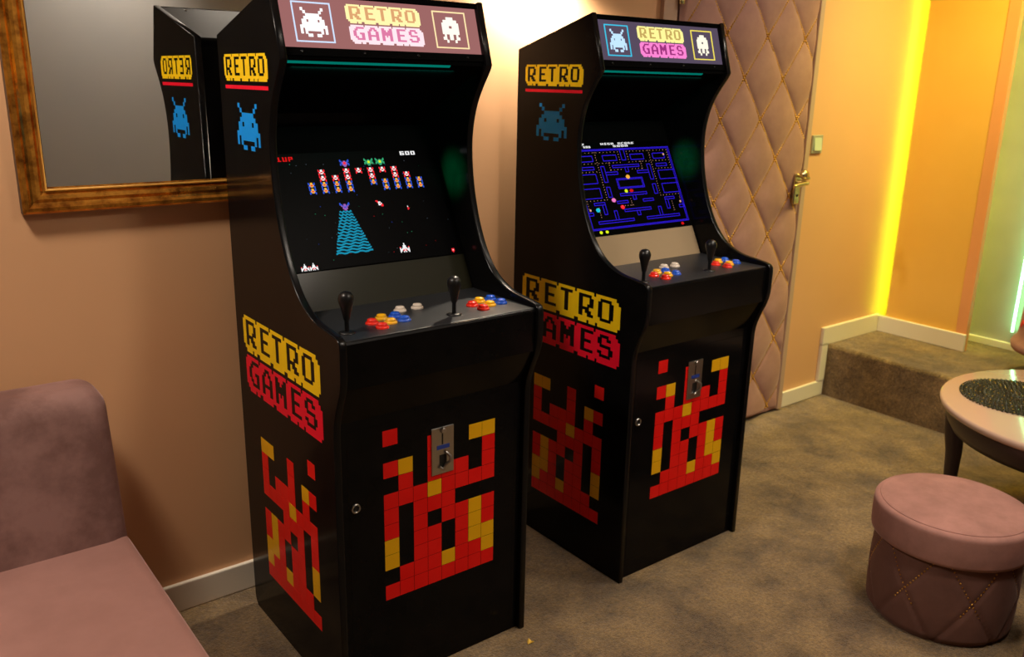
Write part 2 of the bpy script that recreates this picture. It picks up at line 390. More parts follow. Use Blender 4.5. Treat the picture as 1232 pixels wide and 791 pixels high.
    for mt, w, p in bt:
        a = MB(); R_ = .0165
        a.lathe([(R_, 0), (R_, .003), (R_-.002, .0055), (R_-.0038, .006), (R_-.0040, .0045)], (w, -p, zt), M[mt], 24, cap=False)
        a.lathe([(R_-.0044, .003), (R_-.0044, .0095), (R_-.0062, .0118), (R_-.010, .0128), (.0005, .0132)], (w, -p, zt), M[mt], 24, cap=False)
        a.build('button', root)
    for w, p in ((.058, .553), (.356, .553)):
        j = MB(); j.lathe([(.019, 0), (.019, .0022), (.012, .004), (.0065, .0045)], (w, -p, zt), M['joy'], 28); j.lathe([(.0052, .002), (.0052, .030), (.0075, .034), (.0095, .045), (.0130, .060), (.0172, .074), (.0182, .082), (.0165, .090), (.0115, .0965), (.005, .0990), (.0005, .0995)], (w, -p, zt), M['joy'], 28)
        j.build('joystick', root)
    return root

# screen artwork materials
def em8(name, c, s=1.): M[name] = emis(name, lin(c), s)
M['scr_black'] = pbsdf('screen_black', (.0012, .0012, .0015), .35, spec=.02)
M['teal_glow'] = emis('teal_glow_band', (.0, .15, .115), 1.0)
for n_, c_ in dict(s_white=(235, 235, 235), s_red=(240, 40, 50), s_dred=(200, 20, 20), s_yel=(235, 175, 50), s_blue=(45, 80, 200), s_pur=(150, 90, 170), s_green=(50, 160, 110),
                   s_cyan=(25, 135, 165), s_maze=(45, 25, 205), s_dot=(225, 165, 140), s_orange=(240, 170, 60), s_pink=(235, 120, 190), s_lcyan=(30, 190, 210), s_lyel=(215, 235, 30), s_star=(90, 100, 110)).items(): em8(n_, c_)

MINI = {'1': [".#.", "##.", ".#.", ".#.", "###"], 'U': ["#.#", "#.#", "#.#", "#.#", "###"], 'P': ["###", "#.#", "###", "#..", "#.."],
        '6': ["###", "#..", "###", "#.#", "###"], '0': ["###", "#.#", "#.#", "#.#", "###"], '5': ["###", "#..", "###", "..#", "###"],
        'H': ["#.#", "#.#", "###", "#.#", "#.#"], 'I': ["###", ".#.", ".#.", ".#.", "###"], 'G': ["###", "#..", "#.#", "#.#", "###"],
        'S': ["###", "#..", "###", "..#", "###"], 'C': ["###", "#..", "#..", "#..", "###"], 'O': ["###", "#.#", "#.#", "#.#", "###"],
        'R': ["##.", "#.#", "##.", "#.#", "#.#"], 'E': ["###", "#..", "##.", "#..", "###"], ' ': ["...", "...", "...", "...", "..."]}
def mini(mb, SP, txt, u, v, cw, ch, mat):
    x = 0
    for chh in txt:
        SP.cells(mb, {(c+x, r) for r, row in enumerate(MINI[chh]) for c, q in enumerate(row) if q == '#'}, u, v, cw, ch, mat, .0003); x += 4

def game_space(SP, Ls, parent):
    X = .518; mb = MB()
    def spr(u, v, rows, pal, s=.0032):
        h, w = len(rows), len(rows[0])
        for ch, mt in pal.items():
            cells = {(c, r) for r, row in enumerate(rows) for c, q in enumerate(row) if q == ch}
            if cells: SP.cells(mb, cells, u*X-w*s/2, v*Ls+h*s/2, s, s, M[mt], .0003)
    fly = ["a.bb.a", "aabbaa", ".bccb.", "aabbaa", "a....a"]
    cols = [.231+.0703*k for k in range(10)]
    rv = [.664, .716, .770, .825]
    yel = {0: (0, 1), 1: (0, 1), 2: (0, 1), 3: (0, 1), 5: (1,), 6: (0, 1), 7: (0, 1), 8: (0, 1), 9: (0, 1)}
    red = {1: (2, 3), 2: (2,), 3: (2, 3), 4: (3,), 5: (2, 3), 6: (3,), 7: (2, 3), 8: (2,)}
    for k, rr in yel.items():
        for r in rr: spr(cols[k], rv[r], fly, {'a': 's_blue', 'b': 's_yel', 'c': 's_red'})
    for k, rr in red.items():
        for r in rr: spr(cols[k], rv[r], fly, {'a': 's_red', 'b': 's_white', 'c': 's_dred'})
    moth = ["a......a", "aa.bb.aa", ".abccba.", "aabccbaa", "a.bbbb.a", "...bb..."]
    spr(.442, .898, moth, {'a': 's_blue', 'b': 's_pur', 'c': 's_red'}, .0034)
    for u in (.583, .650): spr(u, .900, moth, {'a': 's_green', 'b': 's_green', 'c': 's_lyel'}, .0034)
    spr(.384, .516, ["b......b", "bb.aa.bb", ".abaaba.", "..abba..", "..aaaa..", "...aa..."], {'a': 's_pur', 'b': 's_blue'}, .0036)
    # tractor beam: wavy rungs
    N = 15
    for i in range(N):
        v = .470-(.470-.118)*i/(N-1)
        t = i/(N-1); uL = .346-(.346-.272)*t; uR = .414+(.481-.414)*t; K = 14
        for k in range(K):
            a0, a1 = k/K, (k+1)/K
            w = lambda q: v+.006*math.sin(q*22+i*1.3)
            th = .0075
            p = [((uL+(uR-uL)*a0)*X, (w(a0)-th)*Ls), ((uL+(uR-uL)*a1)*X, (w(a1)-th)*Ls), ((uL+(uR-uL)*a1)*X, (w(a1)+th)*Ls), ((uL+(uR-uL)*a0)*X, (w(a0)+th)*Ls)]
            SP.poly(mb, p, M['s_cyan'], .0003)
    spr(.585, .521, ["aa....", ".abb..", "..bab.", "..bbaa", "....aa"], {'a': 's_red', 'b': 's_white'}, .0036)
    spr(.751, .461, ["a.", "b.", "bb", "b."], {'a': 's_white', 'b': 's_red'}, .0028)
    craft = ["....a....", "....a....", "...aaa...", "b..aaa..b", "a.aaaaa.a", "aaababaaa", "aa.bab.aa", "a..a.a..a"]
    spr(.666, .107, craft, {'a': 's_white', 'b': 's_red'}, .0033)
    for u in (.091, .137): spr(u, .034, craft, {'a': 's_white', 'b': 's_red'}, .0024)
    spr(.961, .032, ["aaa", "aba", "aaa", ".a."], {'a': 's_red', 'b': 's_white'}, .0030)
    mini(mb, SP, '1UP', .080*X, .972*Ls, .0040, .0024, M['s_dred'])
    mini(mb, SP, '600', .784*X, .985*Ls, .0044, .0022, M['s_white'])
    rnd = random.Random(3)
    for _ in range(60):
        u, v = rnd.uniform(.02, .98), rnd.uniform(.05, .93)
        mt = M[rnd.choice(['s_star', 's_dred', 's_blue', 's_star', 's_green'])]; s = rnd.choice([.0010, .0014])
        SP.rect(mb, u*X, u*X+s, v*Ls, v*Ls+s, mt, 0, .0002)
    mb.build('screen_picture', parent)

def game_maze(SP, Ls, parent):
    X = .518; mb = MB(); mz = M['s_maze']; t = .0022
    cu, hw = .560, .445
    def ln(u0, v0, u1, v1):
        a0, a1 = sorted((u0*X, u1*X)); b0, b1 = sorted((v0*Ls, v1*Ls)); SP.rect(mb, a0-t/2, a1+t/2, b0-t/2, b1+t/2, mz, 0, .0003)
    def loop(pts):
        for i in range(len(pts)): ln(*pts[i-1], *pts[i])
    def bx(u0, u1, v0, v1):
        loop([(u0, v0), (u1, v0), (u1, v1), (u0, v1)])
    def both(f):                       # mirrored left and right of the centre line
        f(lambda d: cu-d); f(lambda d: cu+d)
    def outline_T(m, d0, d1, v0, v1, dm, vb, w=.026, up=False):
        """bar from d0..d1 between v0..v1 with a stem at dm reaching vb"""
        bx(m(d0), m(d1), v0, v1); bx(m(dm-w/2), m(dm+w/2), min(vb, v0) if not up else v1, max(v0, vb) if not up else vb)
    for s in (0, .012):
        loop([(cu-hw+s, .058+s), (cu+hw-s, .058+s), (cu+hw-s, .925-s), (cu-hw+s, .925-s)])
    def half(m):
        bx(m(.065), m(.185), .795, .855); bx(m(.275), m(.385), .795, .855)         # upper blocks
        bx(m(.285), m(.385), .705, .735)
        bx(m(.195), m(.225), .560, .735); bx(m(.090), m(.195), .640, .668)          # sideways T
        loop([(m(.445), .655), (m(.285), .655), (m(.285), .555), (m(.445), .555)])
        loop([(m(.445), .500), (m(.285), .500), (m(.285), .395), (m(.445), .395)])
        bx(m(.195), m(.225), .395, .505)
        bx(m(.070), m(.165), .320, .345)
        bx(m(.275), m(.365), .320, .345); bx(m(.275), m(.300), .215, .320)
        bx(m(.395), m(.440), .215, .245)
        bx(m(.060), m(.370), .120, .145); bx(m(.190), m(.215), .145, .245)
    both(half)
    bx(cu-.018, cu+.018, .795, .920)
    outline_T(lambda d: cu+d, -.12, .12, .715, .740, 0, .660)
    bx(cu-.118, cu+.118, .480, .590); bx(cu-.108, cu+.108, .492, .578)
    outline_T(lambda d: cu+d, -.12, .12, .400, .425, 0, .350)
    outline_T(lambda d: cu+d, -.12, .12, .225, .250, 0, .175)
    ds = .0017; dm = M['s_dot']
    def dot(u, v, s=ds, m=dm): SP.rect(mb, u*X-s/2, u*X+s/2, v*Ls-s/2, v*Ls+s/2, m, 0, .0004)
    def dots(u0, v0, u1, v1, n):
        for i in range(n): dot(u0+(u1-u0)*i/(n-1), v0+(v1-v0)*i/(n-1))
    for sg in (-1, 1):
        q = lambda d: cu+sg*d
        dots(q(.245), .890, q(.245), .370, 20); dots(q(.04), .890, q(.42), .890, 13); dots(q(.04), .770, q(.42), .770, 13)
        dots(q(.42), .890, q(.42), .680, 8); dots(q(.27), .680, q(.42), .680, 6); dots(q(.04), .890, q(.04), .770, 5)
        dots(q(.145), .770, q(.145), .690, 4); dots(q(.14), .690, q(.05), .690, 4)
        dots(q(.27), .370, q(.42), .370, 6); dots(q(.42), .370, q(.42), .290, 4); dots(q(.335), .290, q(.335), .190, 5)
    dots(cu-.13, .290, cu-.03, .290, 5); dots(cu-.04, .36, cu-.04, .29, 4)
    def gem(u, v, m, s=.0075, h=.006):
        SP.poly(mb, [(u*X+s*math.cos(a), v*Ls+h*math.sin(a)) for a in [i*PI/4+PI/8 for i in range(8)]], m, .0004)
    gem(.942, .838, dm, .004, .004); gem(.974, .281, dm, .004, .004); gem(.148, .273, dm, .004, .004)
    gem(.550, .605, M['s_orange'], .0095, .0075); gem(.368, .360, M['s_pink'], .0095, .0075); gem(.429, .277, M['s_red'], .0095, .0075); gem(.212, .268, M['s_lcyan'], .0095, .0075)
    gem(.500, .449, M['s_lyel'], .0075, .0065); gem(.547, .449, M['s_dred'], .0095, .0055)
    gem(.185, .030, M['s_lyel'], .0070, .0055); gem(.236, .030, M['s_lyel'], .0070, .0055); gem(.935, .028, M['s_dred'], .0075, .0055)
    mini(mb, SP, '1UP', .195*X, .994*Ls, .0024, .0013, M['s_white']); mini(mb, SP, '500', .235*X, .966*Ls, .0028, .0013, M['s_white'])
    mini(mb, SP, 'HIGH SCORE', .389*X, .994*Ls, .0040, .0013, M['s_white']); mini(mb, SP, '5000', .495*X, .966*Ls, .0046, .0013, M['s_white'])
    mb.build('screen_picture', parent)

def mq(tagname, back, boxL, boxR, bug, blob, ry, rl, gy, gl):
    d = {}
    for k, c in dict(back=back, boxL=boxL, boxR=boxR, bug=bug, blob=blob, ry=ry, rl=rl, gy=gy, gl=gl).items():
        d[k] = emis('marquee_%s_%s' % (tagname, k), lin(c), 1.0)
    return d
MQ1 = mq('near', (152, 100, 98), (205, 222, 248), (250, 225, 170), (255, 255, 255), (255, 250, 235), (255, 240, 170), (215, 160, 110), (255, 225, 232), (215, 120, 160))  # colours lifted to paint bloom and downlight haze over this marquee
MQ2 = mq('far', (84, 72, 90), (60, 190, 225), (240, 220, 90), (190, 225, 255), (255, 250, 225), (250, 240, 150), (190, 160, 90), (250, 130, 205), (150, 50, 120))
GRP = 'arcade cabinets standing against the wall'
cabinet((0, 0, 0), 'nearer black retro arcade cabinet showing a space shooter, standing under the gold mirror', game_space, MQ1, M['plexi'], GRP)
cabinet((.9765, 0, 0), 'farther black retro arcade cabinet showing a blue maze game, standing beside the padded door', game_maze, MQ2, M['plexi2'], GRP)

# ------------------------------------------------------------------ room shell
YB = .10; XS = 3.115; XO = 3.585; ZP = .275; HC = 2.75
def sbox(name, x0, x1, y0, y1, z0, z1, m, **k):
    mb = MB(); mb.box(x0, x1, y0, y1, z0, z1, m); return struct(mb.build(name, **k))
sbox('floor', -3.0, 4.3, -4.6, .25, -.06, 0, M['carpet'])
mb = MB()                                                     # back wall with the door opening
mb.box(-3.0, 1.80, YB, .25, 0, HC, M['wall']); mb.box(2.745, 3.90, YB, .25, 0, HC, M['wall']); mb.box(1.80, 2.745, YB, .25, 2.10, HC, M['wall'])
struct(mb.build('wall_back'))
sbox('wall_left', -3.1, -3.0, -4.6, .25, 0, HC, M['far_wall'])
sbox('wall_front', -3.1, 4.3, -4.7, -4.6, 0, HC, M['far_wall'])
sbox('ceiling', -3.1, 4.3, -4.7, .25, HC, HC+.08, M['ceiling'])
# raised carpeted platform with a soft nose
mb = MB(); n = 6; r = .02
poly = [(4.2, 0), (XS+.0, 0)] + [(XS+r-r*math.cos(t), ZP-r+r*math.sin(t)) for t in [PI/2*i/n for i in range(n+1)]] + [(4.2, ZP)]
mb.prism(poly, -4.55, YB, M['carpet'], axis='y'); struct(mb.build('floor'))
# orange wall, ends in a deeper orange trim; stands a little off the back wall for the light strip
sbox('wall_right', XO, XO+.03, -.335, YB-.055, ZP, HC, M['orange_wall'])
sbox('trim_1', XO-.004, XO+.03, -.388, -.335, ZP, HC, M['orange_trim'])
sbox('wall_right', 3.83, 3.93, -4.6, .25, ZP, HC, M['grey_panel'])
sbox('trim_2', 3.805, 3.83, -4.4, -.30, ZP, ZP+.035, M['white_trim'], bevel=.003)
# baseboards
def bb(name, x0, x1, y0, y1, z0, z1): return sbox(name, x0, x1, y0, y1, z0, z1, M['white_trim'], bevel=.004)
bb('baseboard_left', -3.0, 1.70, YB-.015, YB, 0, .092)
bb('baseboard_back', 2.765, XS, YB-.017, YB, 0, .080)
bb('baseboard_step', 3.062, XS, YB-.020, YB, .080, ZP+.010)
bb('baseboard_upper', 3.062, XO, YB-.020, YB, ZP-.002, ZP+.095)
bb('baseboard_right', XO-.016, XO, -.392, YB-.02, ZP, ZP+.090)

# ------------------------------------------------------------------ padded door
def padded_door():
    d = bpy.data.objects.new('door_1', None); C.objects.link(d); d.location = (1.80, YB, 0); struct(d)
    x0, x1, z0, z1 = 0.012, .925, .012, 2.05
    # jambs
    mb = MB(); mb.box(-.075, 0, -.022, .03, 0, 2.13, M['door_trim']); mb.box(.925+.02, .945, -.02, .03, 0, 2.13, M['door_trim']); mb.box(-.075, .945, -.022, .03, 2.06, 2.13, M['door_trim'])
    mb.build('door_frame', d, bevel=.003)
    mb = MB(); mb.box(.905, .938, -.034, .02, .010, 2.06, M['door_trim']); mb.build('door_edge', d, bevel=.003)
    mb = MB(); mb.box(x0, .905, -.012, .03, z0, z1, M['pad']); mb.build('door_leaf', d)
    # diamond padding
    A, Bz = .132, .1705; ox, oz = 2.0975-1.80, 1.755
    def h(x, z):
        a = (x-ox)/A; b = (z-oz)/Bz
        s1 = (a+b)/2; s2 = (a-b)/2
        g1 = abs(math.sin(PI*s1)); g2 = abs(math.sin(PI*s2))
        e = min(1, (x-x0)/.02+.05, (.905-x)/.02+.05, (z-z0)/.02+.05, (z1-z)/.02+.05)
        return .010+.024*(g1*g2)**.4*e
    nx, nz = 150, 300; vs = []; fs = []
    for j in range(nz+1):
        for i in range(nx+1):
            x = x0+(.905-x0)*i/nx; z = z0+(z1-z0)*j/nz; vs.append((x, -.010-h(x, z), z))
    for j in range(nz):
        for i in range(nx):
            a = j*(nx+1)+i; fs.append((a, a+1, a+nx+2, a+nx+1))
    mb = MB(); mb.add(vs, fs, M['pad'], True); pad = mb.build('padding', d)
    # chains of gold studs in the seams
    def chain(sg, k):
        mb = MB(); cnt = 0; st = .0120; L = math.hypot(A, Bz)
        # line: (x-ox)/A + sg*(z-oz)/Bz = 2k
        z = z1-.02
        while z > z0+.02:
            x = ox+A*(2*k-sg*(z-oz)/Bz)
            if x0+.012 < x < .895:
                mb.ball((x, -.0235, z), .0056, M['gold'], 6, 4); cnt += 1
            z -= st*Bz/L
        if cnt: mb.build('stud_chain', pad)
    for k in range(-8, 12): chain(1, k)
    for k in range(-12, 8): chain(-1, k)
    # hinge with knuckles
    mb = MB()
    for i in range(5): mb.lathe([(.0095, 0), (.0105, .002), (.0105, .020), (.0095, .022)], (.004, -.036, 1.845+i*.0235), M['gold'] if i % 2 else M['brass'], 14)
    mb.build('hinge', d)
    # lever handle
    mb = MB(); mb.box(.828, .872, -.052, -.040, 1.035, 1.175, M['brass']); pl = mb.build('handle_plate', d, bevel=.004)
    mb = MB(); mb.lathe([(.012, 0), (.011, .035), (.010, .05)], (.85, -.05, 1.135), M['brass'], 16, axis=(0, -1, 0))
    mb.tube([(.85, -.098, 1.135), (.82, -.100, 1.134), (.78, -.100, 1.130), (.755, -.096, 1.126)], [.010, .009, .008, .007], M['brass'], 10); mb.build('lever', pl)
    mb = MB(); mb.lathe([(.010, 0), (.012, .012), (.020, .020), (.022, .032), (.016, .043), (.001, .046)], (.85, -.05, 1.165), M['brass'], 20, axis=(0, -1, .25)); mb.build('knob', pl)
    mb = MB(); mb.lathe([(.006, 0), (.006, .002), (.001, .002)], (.85, -.052, 1.075), M['dark_slot'], 12, axis=(0, -1, 0)); mb.build('keyhole', pl)
    mb = MB(); mb.tube([(.905, -.040, 1.150), (.925, -.052, 1.150), (.935, -.040, 1.150)], .009, M['brass'], 10); mb.build('strike', d)
    mb = MB(); mb.box(0, .93, .10, .12, 0, 2.1, M['door_trim']); mb.build('door_stop', d)
padded_door()

# light switch
sw = empty('light_switch', (2.832, YB, 1.255), 'small silver framed light switch on the yellow lit wall beside the padded door', 'light switch')
mb = MB(); mb.box(-.041, .041, -.009, 0, 0, .084, M['switch']); mb.build('switch_frame', sw, bevel=.003)
mb = MB(); mb.prism([(-.009, .012), (-.015, .014), (-.010, .072), (-.009, .072)], -.028, .028, M['switch2']); mb.build('rocker', sw)

# ------------------------------------------------------------------ gold mirror
mr = empty('wall_mirror', (-.478, YB, 1.220), 'large mirror in an aged gold frame, hung on the wall behind the nearer cabinet', 'mirror')
mw, mh, fw_ = 1.05, 1.05, .062
mb = MB(); mb.box(.03, mw-.03, -.016, -.004, .03, mh-.03, M['mirror']); mb.build('mirror_glass', mr)
prof = [(0, 0), (0, .030), (.006, .036), (.014, .037), (.020, .031), (.026, .028), (.034, .031), (.043, .030), (.049, .025), (.054, .0255), (.060, .020), (.062, .0165)]
mb = MB(); vs = []; n = len(prof)
for sx, sz_ in ((0, 0), (1, 0), (1, 1), (0, 1)):
    for o_, y_ in prof: vs.append(((o_ if sx == 0 else mw-o_), -y_, (o_ if sz_ == 0 else mh-o_)))
mb.add(vs, [(k*n+i, ((k+1) % 4)*n+i, ((k+1) % 4)*n+i+1, k*n+i+1) for k in range(4) for i in range(1, n-1)], M['gold_frame'])
mb.add(vs, [(k*n, ((k+1) % 4)*n, ((k+1) % 4)*n+1, k*n+1) for k in range(4)], M['frame_dark']); fr = mb.build('mirror_frame', mr)
mb = MB(); e_ = .056; mb.tube([(e_, -.0285, e_), (mw-e_, -.0285, e_), (mw-e_, -.0285, mh-e_), (e_, -.0285, mh-e_)], .0038, M['gold_rim'], 8, closed=True); mb.build('inner_rim', fr)

# ------------------------------------------------------------------ soft furniture
def rbox(mb, x0, x1, y0, y1, z0, z1, m, r=.04, seg=5, fn=None):
    """box with rounded edges by superellipsoid-like subdivision"""
    import itertools
    N = 14
    def coord(t, a, b):       # t 0..1 with denser ends
        return a+(b-a)*t
    ts = [0, .0, 0]
    tt = [i/N for i in range(N+1)]
    def pt(x, y, z):
        cx = min(max(x, x0+r), x1-r); cy = min(max(y, y0+r), y1-r); cz = min(max(z, z0+r), z1-r)
        d = Vector((x-cx, y-cy, z-cz))
        if d.length > 1e-9: d = d.normalized()*r
        p = Vector((cx, cy, cz))+d
        return fn(p) if fn else p
    def samples(a, b):
        s = [a+r*(1-math.cos(PI/2*i/seg)) for i in range(seg)]+[a+r+(b-a-2*r)*i/8 for i in range(9)]+[b-r*(1-math.cos(PI/2*(seg-1-i)/seg)) for i in range(seg)]
        return s
    X_, Y_, Z_ = samples(x0, x1), samples(y0, y1), samples(z0, z1)
    def face(A, B_, f, flip):
        vs = [pt(*f(a, b)) for a in A for b in B_]; nb = len(B_)
        fs = [(i*nb+j, (i+1)*nb+j, (i+1)*nb+j+1, i*nb+j+1) for i in range(len(A)-1) for j in range(nb-1)]
        if flip: fs = [q[::-1] for q in fs]
        mb.add(vs, fs, m, True)
    face(X_, Y_, lambda a, b: (a, b, z1), False); face(X_, Y_, lambda a, b: (a, b, z0), True)
    face(X_, Z_, lambda a, b: (a, y0, b), False); face(X_, Z_, lambda a, b: (a, y1, b), True)
    face(Y_, Z_, lambda a, b: (x1, a, b), False); face(Y_, Z_, lambda a, b: (x0, a, b), True)

so = empty('sofa', (-1.15, -.50, 0), 'dusty pink velvet sofa against the wall left of the nearer cabinet', 'sofa')
def seatfn(p):
    q = p.copy(); 
    if q.z > .3: q.z += .010*math.cos((q.x)/.80*PI/2)*math.cos((q.y+.2)/.6*PI/2)
    return q
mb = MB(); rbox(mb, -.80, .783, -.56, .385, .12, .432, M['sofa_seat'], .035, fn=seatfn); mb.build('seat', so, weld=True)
def backfn(p):
    q = p.copy(); k = (q.z-.2)/.6; q.y += .085*max(0, k); q.x *= 1-.010*max(0, k); return q
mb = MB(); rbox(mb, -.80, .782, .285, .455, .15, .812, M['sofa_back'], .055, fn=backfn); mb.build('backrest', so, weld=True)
for x in (-.72, .70):
    for y in (-.48, .38):
        mb = MB(); mb.lathe([(.018, 0), (.026, .125)], (x, y, 0), M['tabledark'], 16); mb.build('leg', so)

def stool(loc, label, rot):
    t = empty('stool', loc, label, 'stool', 'round velvet stools by the table', rot)
    R1, R0, H, S_ = .220, .196, .364, .265
    mb = MB(); pr = [(R1-.012, S_-.010), (R1-.002, S_-.006), (R1, S_+.004), (R1+.001, S_+.05), (R1, H-.020)]
    pr += [(R1-.016+.016*math.cos(a), H-.018+.016*math.sin(a)) for a in [PI/2*i/5 for i in range(1, 6)]]
    pr += [(R1-.018, H-.0005), (R1-.024, H+.001), (R1-.10, H+.008), (.04, H+.010), (.0005, H+.010)]
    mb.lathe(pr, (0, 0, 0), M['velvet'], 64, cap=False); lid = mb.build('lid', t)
    mb = MB(); mb.tube([((R1-.017)*math.cos(a), (R1-.017)*math.sin(a), H-.0015) for a in [2*PI*i/64 for i in range(64)]], .0018, M['velvet'], 6, closed=True); mb.build('piping', lid)
    # quilted drum: pleats along crossing seams
    n, m = 144, 40; Z0, Z1 = .0, S_-.004; K = 7
    def rad(a, z):
        u = a/(2*PI)*K; v = z/.29
        g = min(abs(math.sin(PI*(u+v*1.0))), abs(math.sin(PI*(u-v*1.0))))
        base = R0+.005*math.sin(PI*min(1, z/.25))+.008
        if z < .02: base -= .012*(1-z/.02)
        return base-.007*max(0, 1-g/.16)
    vs = [(rad(2*PI*i/n, Z0+(Z1-Z0)*j/m)*math.cos(2*PI*i/n), rad(2*PI*i/n, Z0+(Z1-Z0)*j/m)*math.sin(2*PI*i/n), Z0+(Z1-Z0)*j/m) for j in range(m+1) for i in range(n)]
    mb = MB(); mb.add(vs, [(j*n+i, j*n+(i+1) % n, (j+1)*n+(i+1) % n, (j+1)*n+i) for j in range(m) for i in range(n)], M['velvet_shaded'], True)
    mb.add(vs[:n], [tuple(range(n))[::-1]], M['velvet_shaded']); mb.add(vs[-n:], [tuple(range(n))], M['velvet_shaded']); dr = mb.build('drum', t)
    # short runs of gold studs where the seams cross
    for k in range(K*2):
        if k % 2: continue
        for sg in (1, -1):
            mb = MB()
            for i in range(15):
                z = .105+.145*i/14
                a = ((k/2) - sg*(z/.29) + (0))/K*2*PI
                r_ = rad(a, z)+.0015; mb.ball((r_*math.cos(a), r_*math.sin(a), z), .0034, M['gold'], 6, 4)
            mb.build('stud_chain', dr)
    return t
stool((1.684, -1.262, 0), 'round dusty pink velvet stool, fully in view, nearest the camera beside the table', math.radians(-3))
stool((1.674, -1.740, 0), 'round velvet stool almost wholly cut off by the right frame edge', math.radians(86))

# round coffee table
TX, TY, TR, TH = 2.457, -1.352, .488, .50
tb = empty('coffee_table', (TX, TY, 0), 'round low table with a glossy taupe top and dark brown apron behind the stool', 'table')
mb = MB(); mb.lathe([(TR-.03, TH-.028), (TR-.006, TH-.026), (TR, TH-.018), (TR, TH-.008), (TR-.004, TH-.002), (TR-.010, TH), (.0005, TH)], (0, 0, 0), M['tabletop'], 96); mb.build('tabletop', tb)
mb = MB(); mb.lathe([(TR-.022, TH-.027), (TR-.022, TH-.050), (TR-.034, TH-.085), (TR-.050, TH-.112), (TR-.075, TH-.116), (TR-.078, TH-.030)], (0, 0, 0), M['tabledark'], 96, cap=False); mb.build('apron', tb)
for a in (118, 208, 298, 28):
    c_, s_ = math.cos(math.radians(a)), math.sin(math.radians(a))
    mb = MB(); rr = [.036, .034, .028, .020, .015]; zz = [TH-.06, TH-.13, TH-.22, .12, 0]; oo = [.425, .422, .412, .408, .412]
    vs = []; N = 16
    for r_, z_, o_ in zip(rr, zz, oo):
        for i in range(N):
            t = 2*PI*i/N; vs.append((o_*c_+r_*math.cos(t), o_*s_+r_*math.sin(t), z_))
    mb.add(vs, [(j*N+i, (j+1)*N+i, (j+1)*N+(i+1) % N, j*N+(i+1) % N) for j in range(4) for i in range(N)], M['tabledark'], True)
    mb.add(vs[-N:], [tuple(range(N))], M['tabledark']); mb.build('leg', tb)
# beaded placemat
mb = MB(); PX, PY, PR = 2.402, -1.126, .193
for ring in range(13):
    R_ = .012+ring*(PR-.014)/12; n = max(5, int(2*PI*R_/.0155))
    for i in range(n):
        a = 2*PI*(i+.5*(ring % 2))/n; c0 = Vector((PX+R_*math.cos(a), PY+R_*math.sin(a), TH+.0045))
        pts = [c0+Vector((.0066*math.cos(t), .0066*math.sin(t), .0022*math.sin(2*t+ring))) for t in [2*PI*k/7 for k in range(7)]]
        mb.tube(pts, .0021, M['mat'], 5, closed=True)
        if (i*7+ring*3) % 5 == 0: mb.ball(c0+Vector((0, 0, .002)), .0028, M['matgold'], 6, 4)
tag(mb.build('placemat'), 'round black beaded wire placemat lying on the taupe table', 'placemat')

# tub armchair on the platform, only its edge in frame
AX, AY = 3.47, -.945
ac = empty('armchair', (AX, AY, ZP), 'dusty pink upholstered armchair on the raised step, cut off by the right frame edge', 'armchair')
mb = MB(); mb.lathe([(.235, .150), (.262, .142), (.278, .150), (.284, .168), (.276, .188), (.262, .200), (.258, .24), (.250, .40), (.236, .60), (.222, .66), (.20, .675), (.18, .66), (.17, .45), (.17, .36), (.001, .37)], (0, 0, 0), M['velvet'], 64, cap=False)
mb.lathe([(.001, .150), (.236, .150)], (0, 0, 0), M['velvet_shaded'], 64, cap=False); mb.build('tub_body', ac)
for a in (45, 135, 225, 315):
    mb = MB(); mb.lathe([(.010, 0), (.018, .155)], (.17*math.cos(math.radians(a)), .17*math.sin(math.radians(a)), 0), M['tabledark'], 14); mb.build('leg', ac)

mb = MB()
for k in range(3):                          # small red sprig on the upholstery
    an = math.radians(124+k*2.4); r_ = .2575; z_ = .255+.010*k
    c0 = Vector((r_*math.cos(an), r_*math.sin(an), z_)); tt = Vector((-math.sin(an), math.cos(an), 0)); nn = Vector((math.cos(an), math.sin(an), 0))
    q = [c0+tt*.012+nn*.001, c0+Vector((0, 0, .010))+nn*.001, c0-tt*.014+Vector((0, 0, .012))+nn*.001, c0-Vector((0, 0, .006))+nn*.001]
    mb.add([p-nn*.004 for p in q]+q, [(0, 1, 2, 3), (7, 6, 5, 4), (0, 4, 5, 1), (1, 5, 6, 2), (2, 6, 7, 3), (3, 7, 4, 0)], M['redpatch'])
mb.build('red_motif', ac)['label'] = 'small red motif'

# paper scrap on the carpet
mb = MB(); mb.add([(0, 0, .002), (.016, .004, .003), (.012, .014, .009), (.003, .010, .002), (.019, -.004, .006)], [(0, 1, 2, 3), (0, 4, 1)], M['scrap'])
mb.add([(0, 0, .0005), (.016, .004, .0015), (.012, .014, .0075), (.003, .010, .0005), (.019, -.004, .0045)], [(3, 2, 1, 0), (1, 4, 0)], M['scrap'])
sc_ = mb.build('paper_scrap'); sc_.location = (.545, -.655, 0); tag(sc_, 'tiny yellow paper scrap on the carpet in front of the nearer cabinet', 'paper scrap')

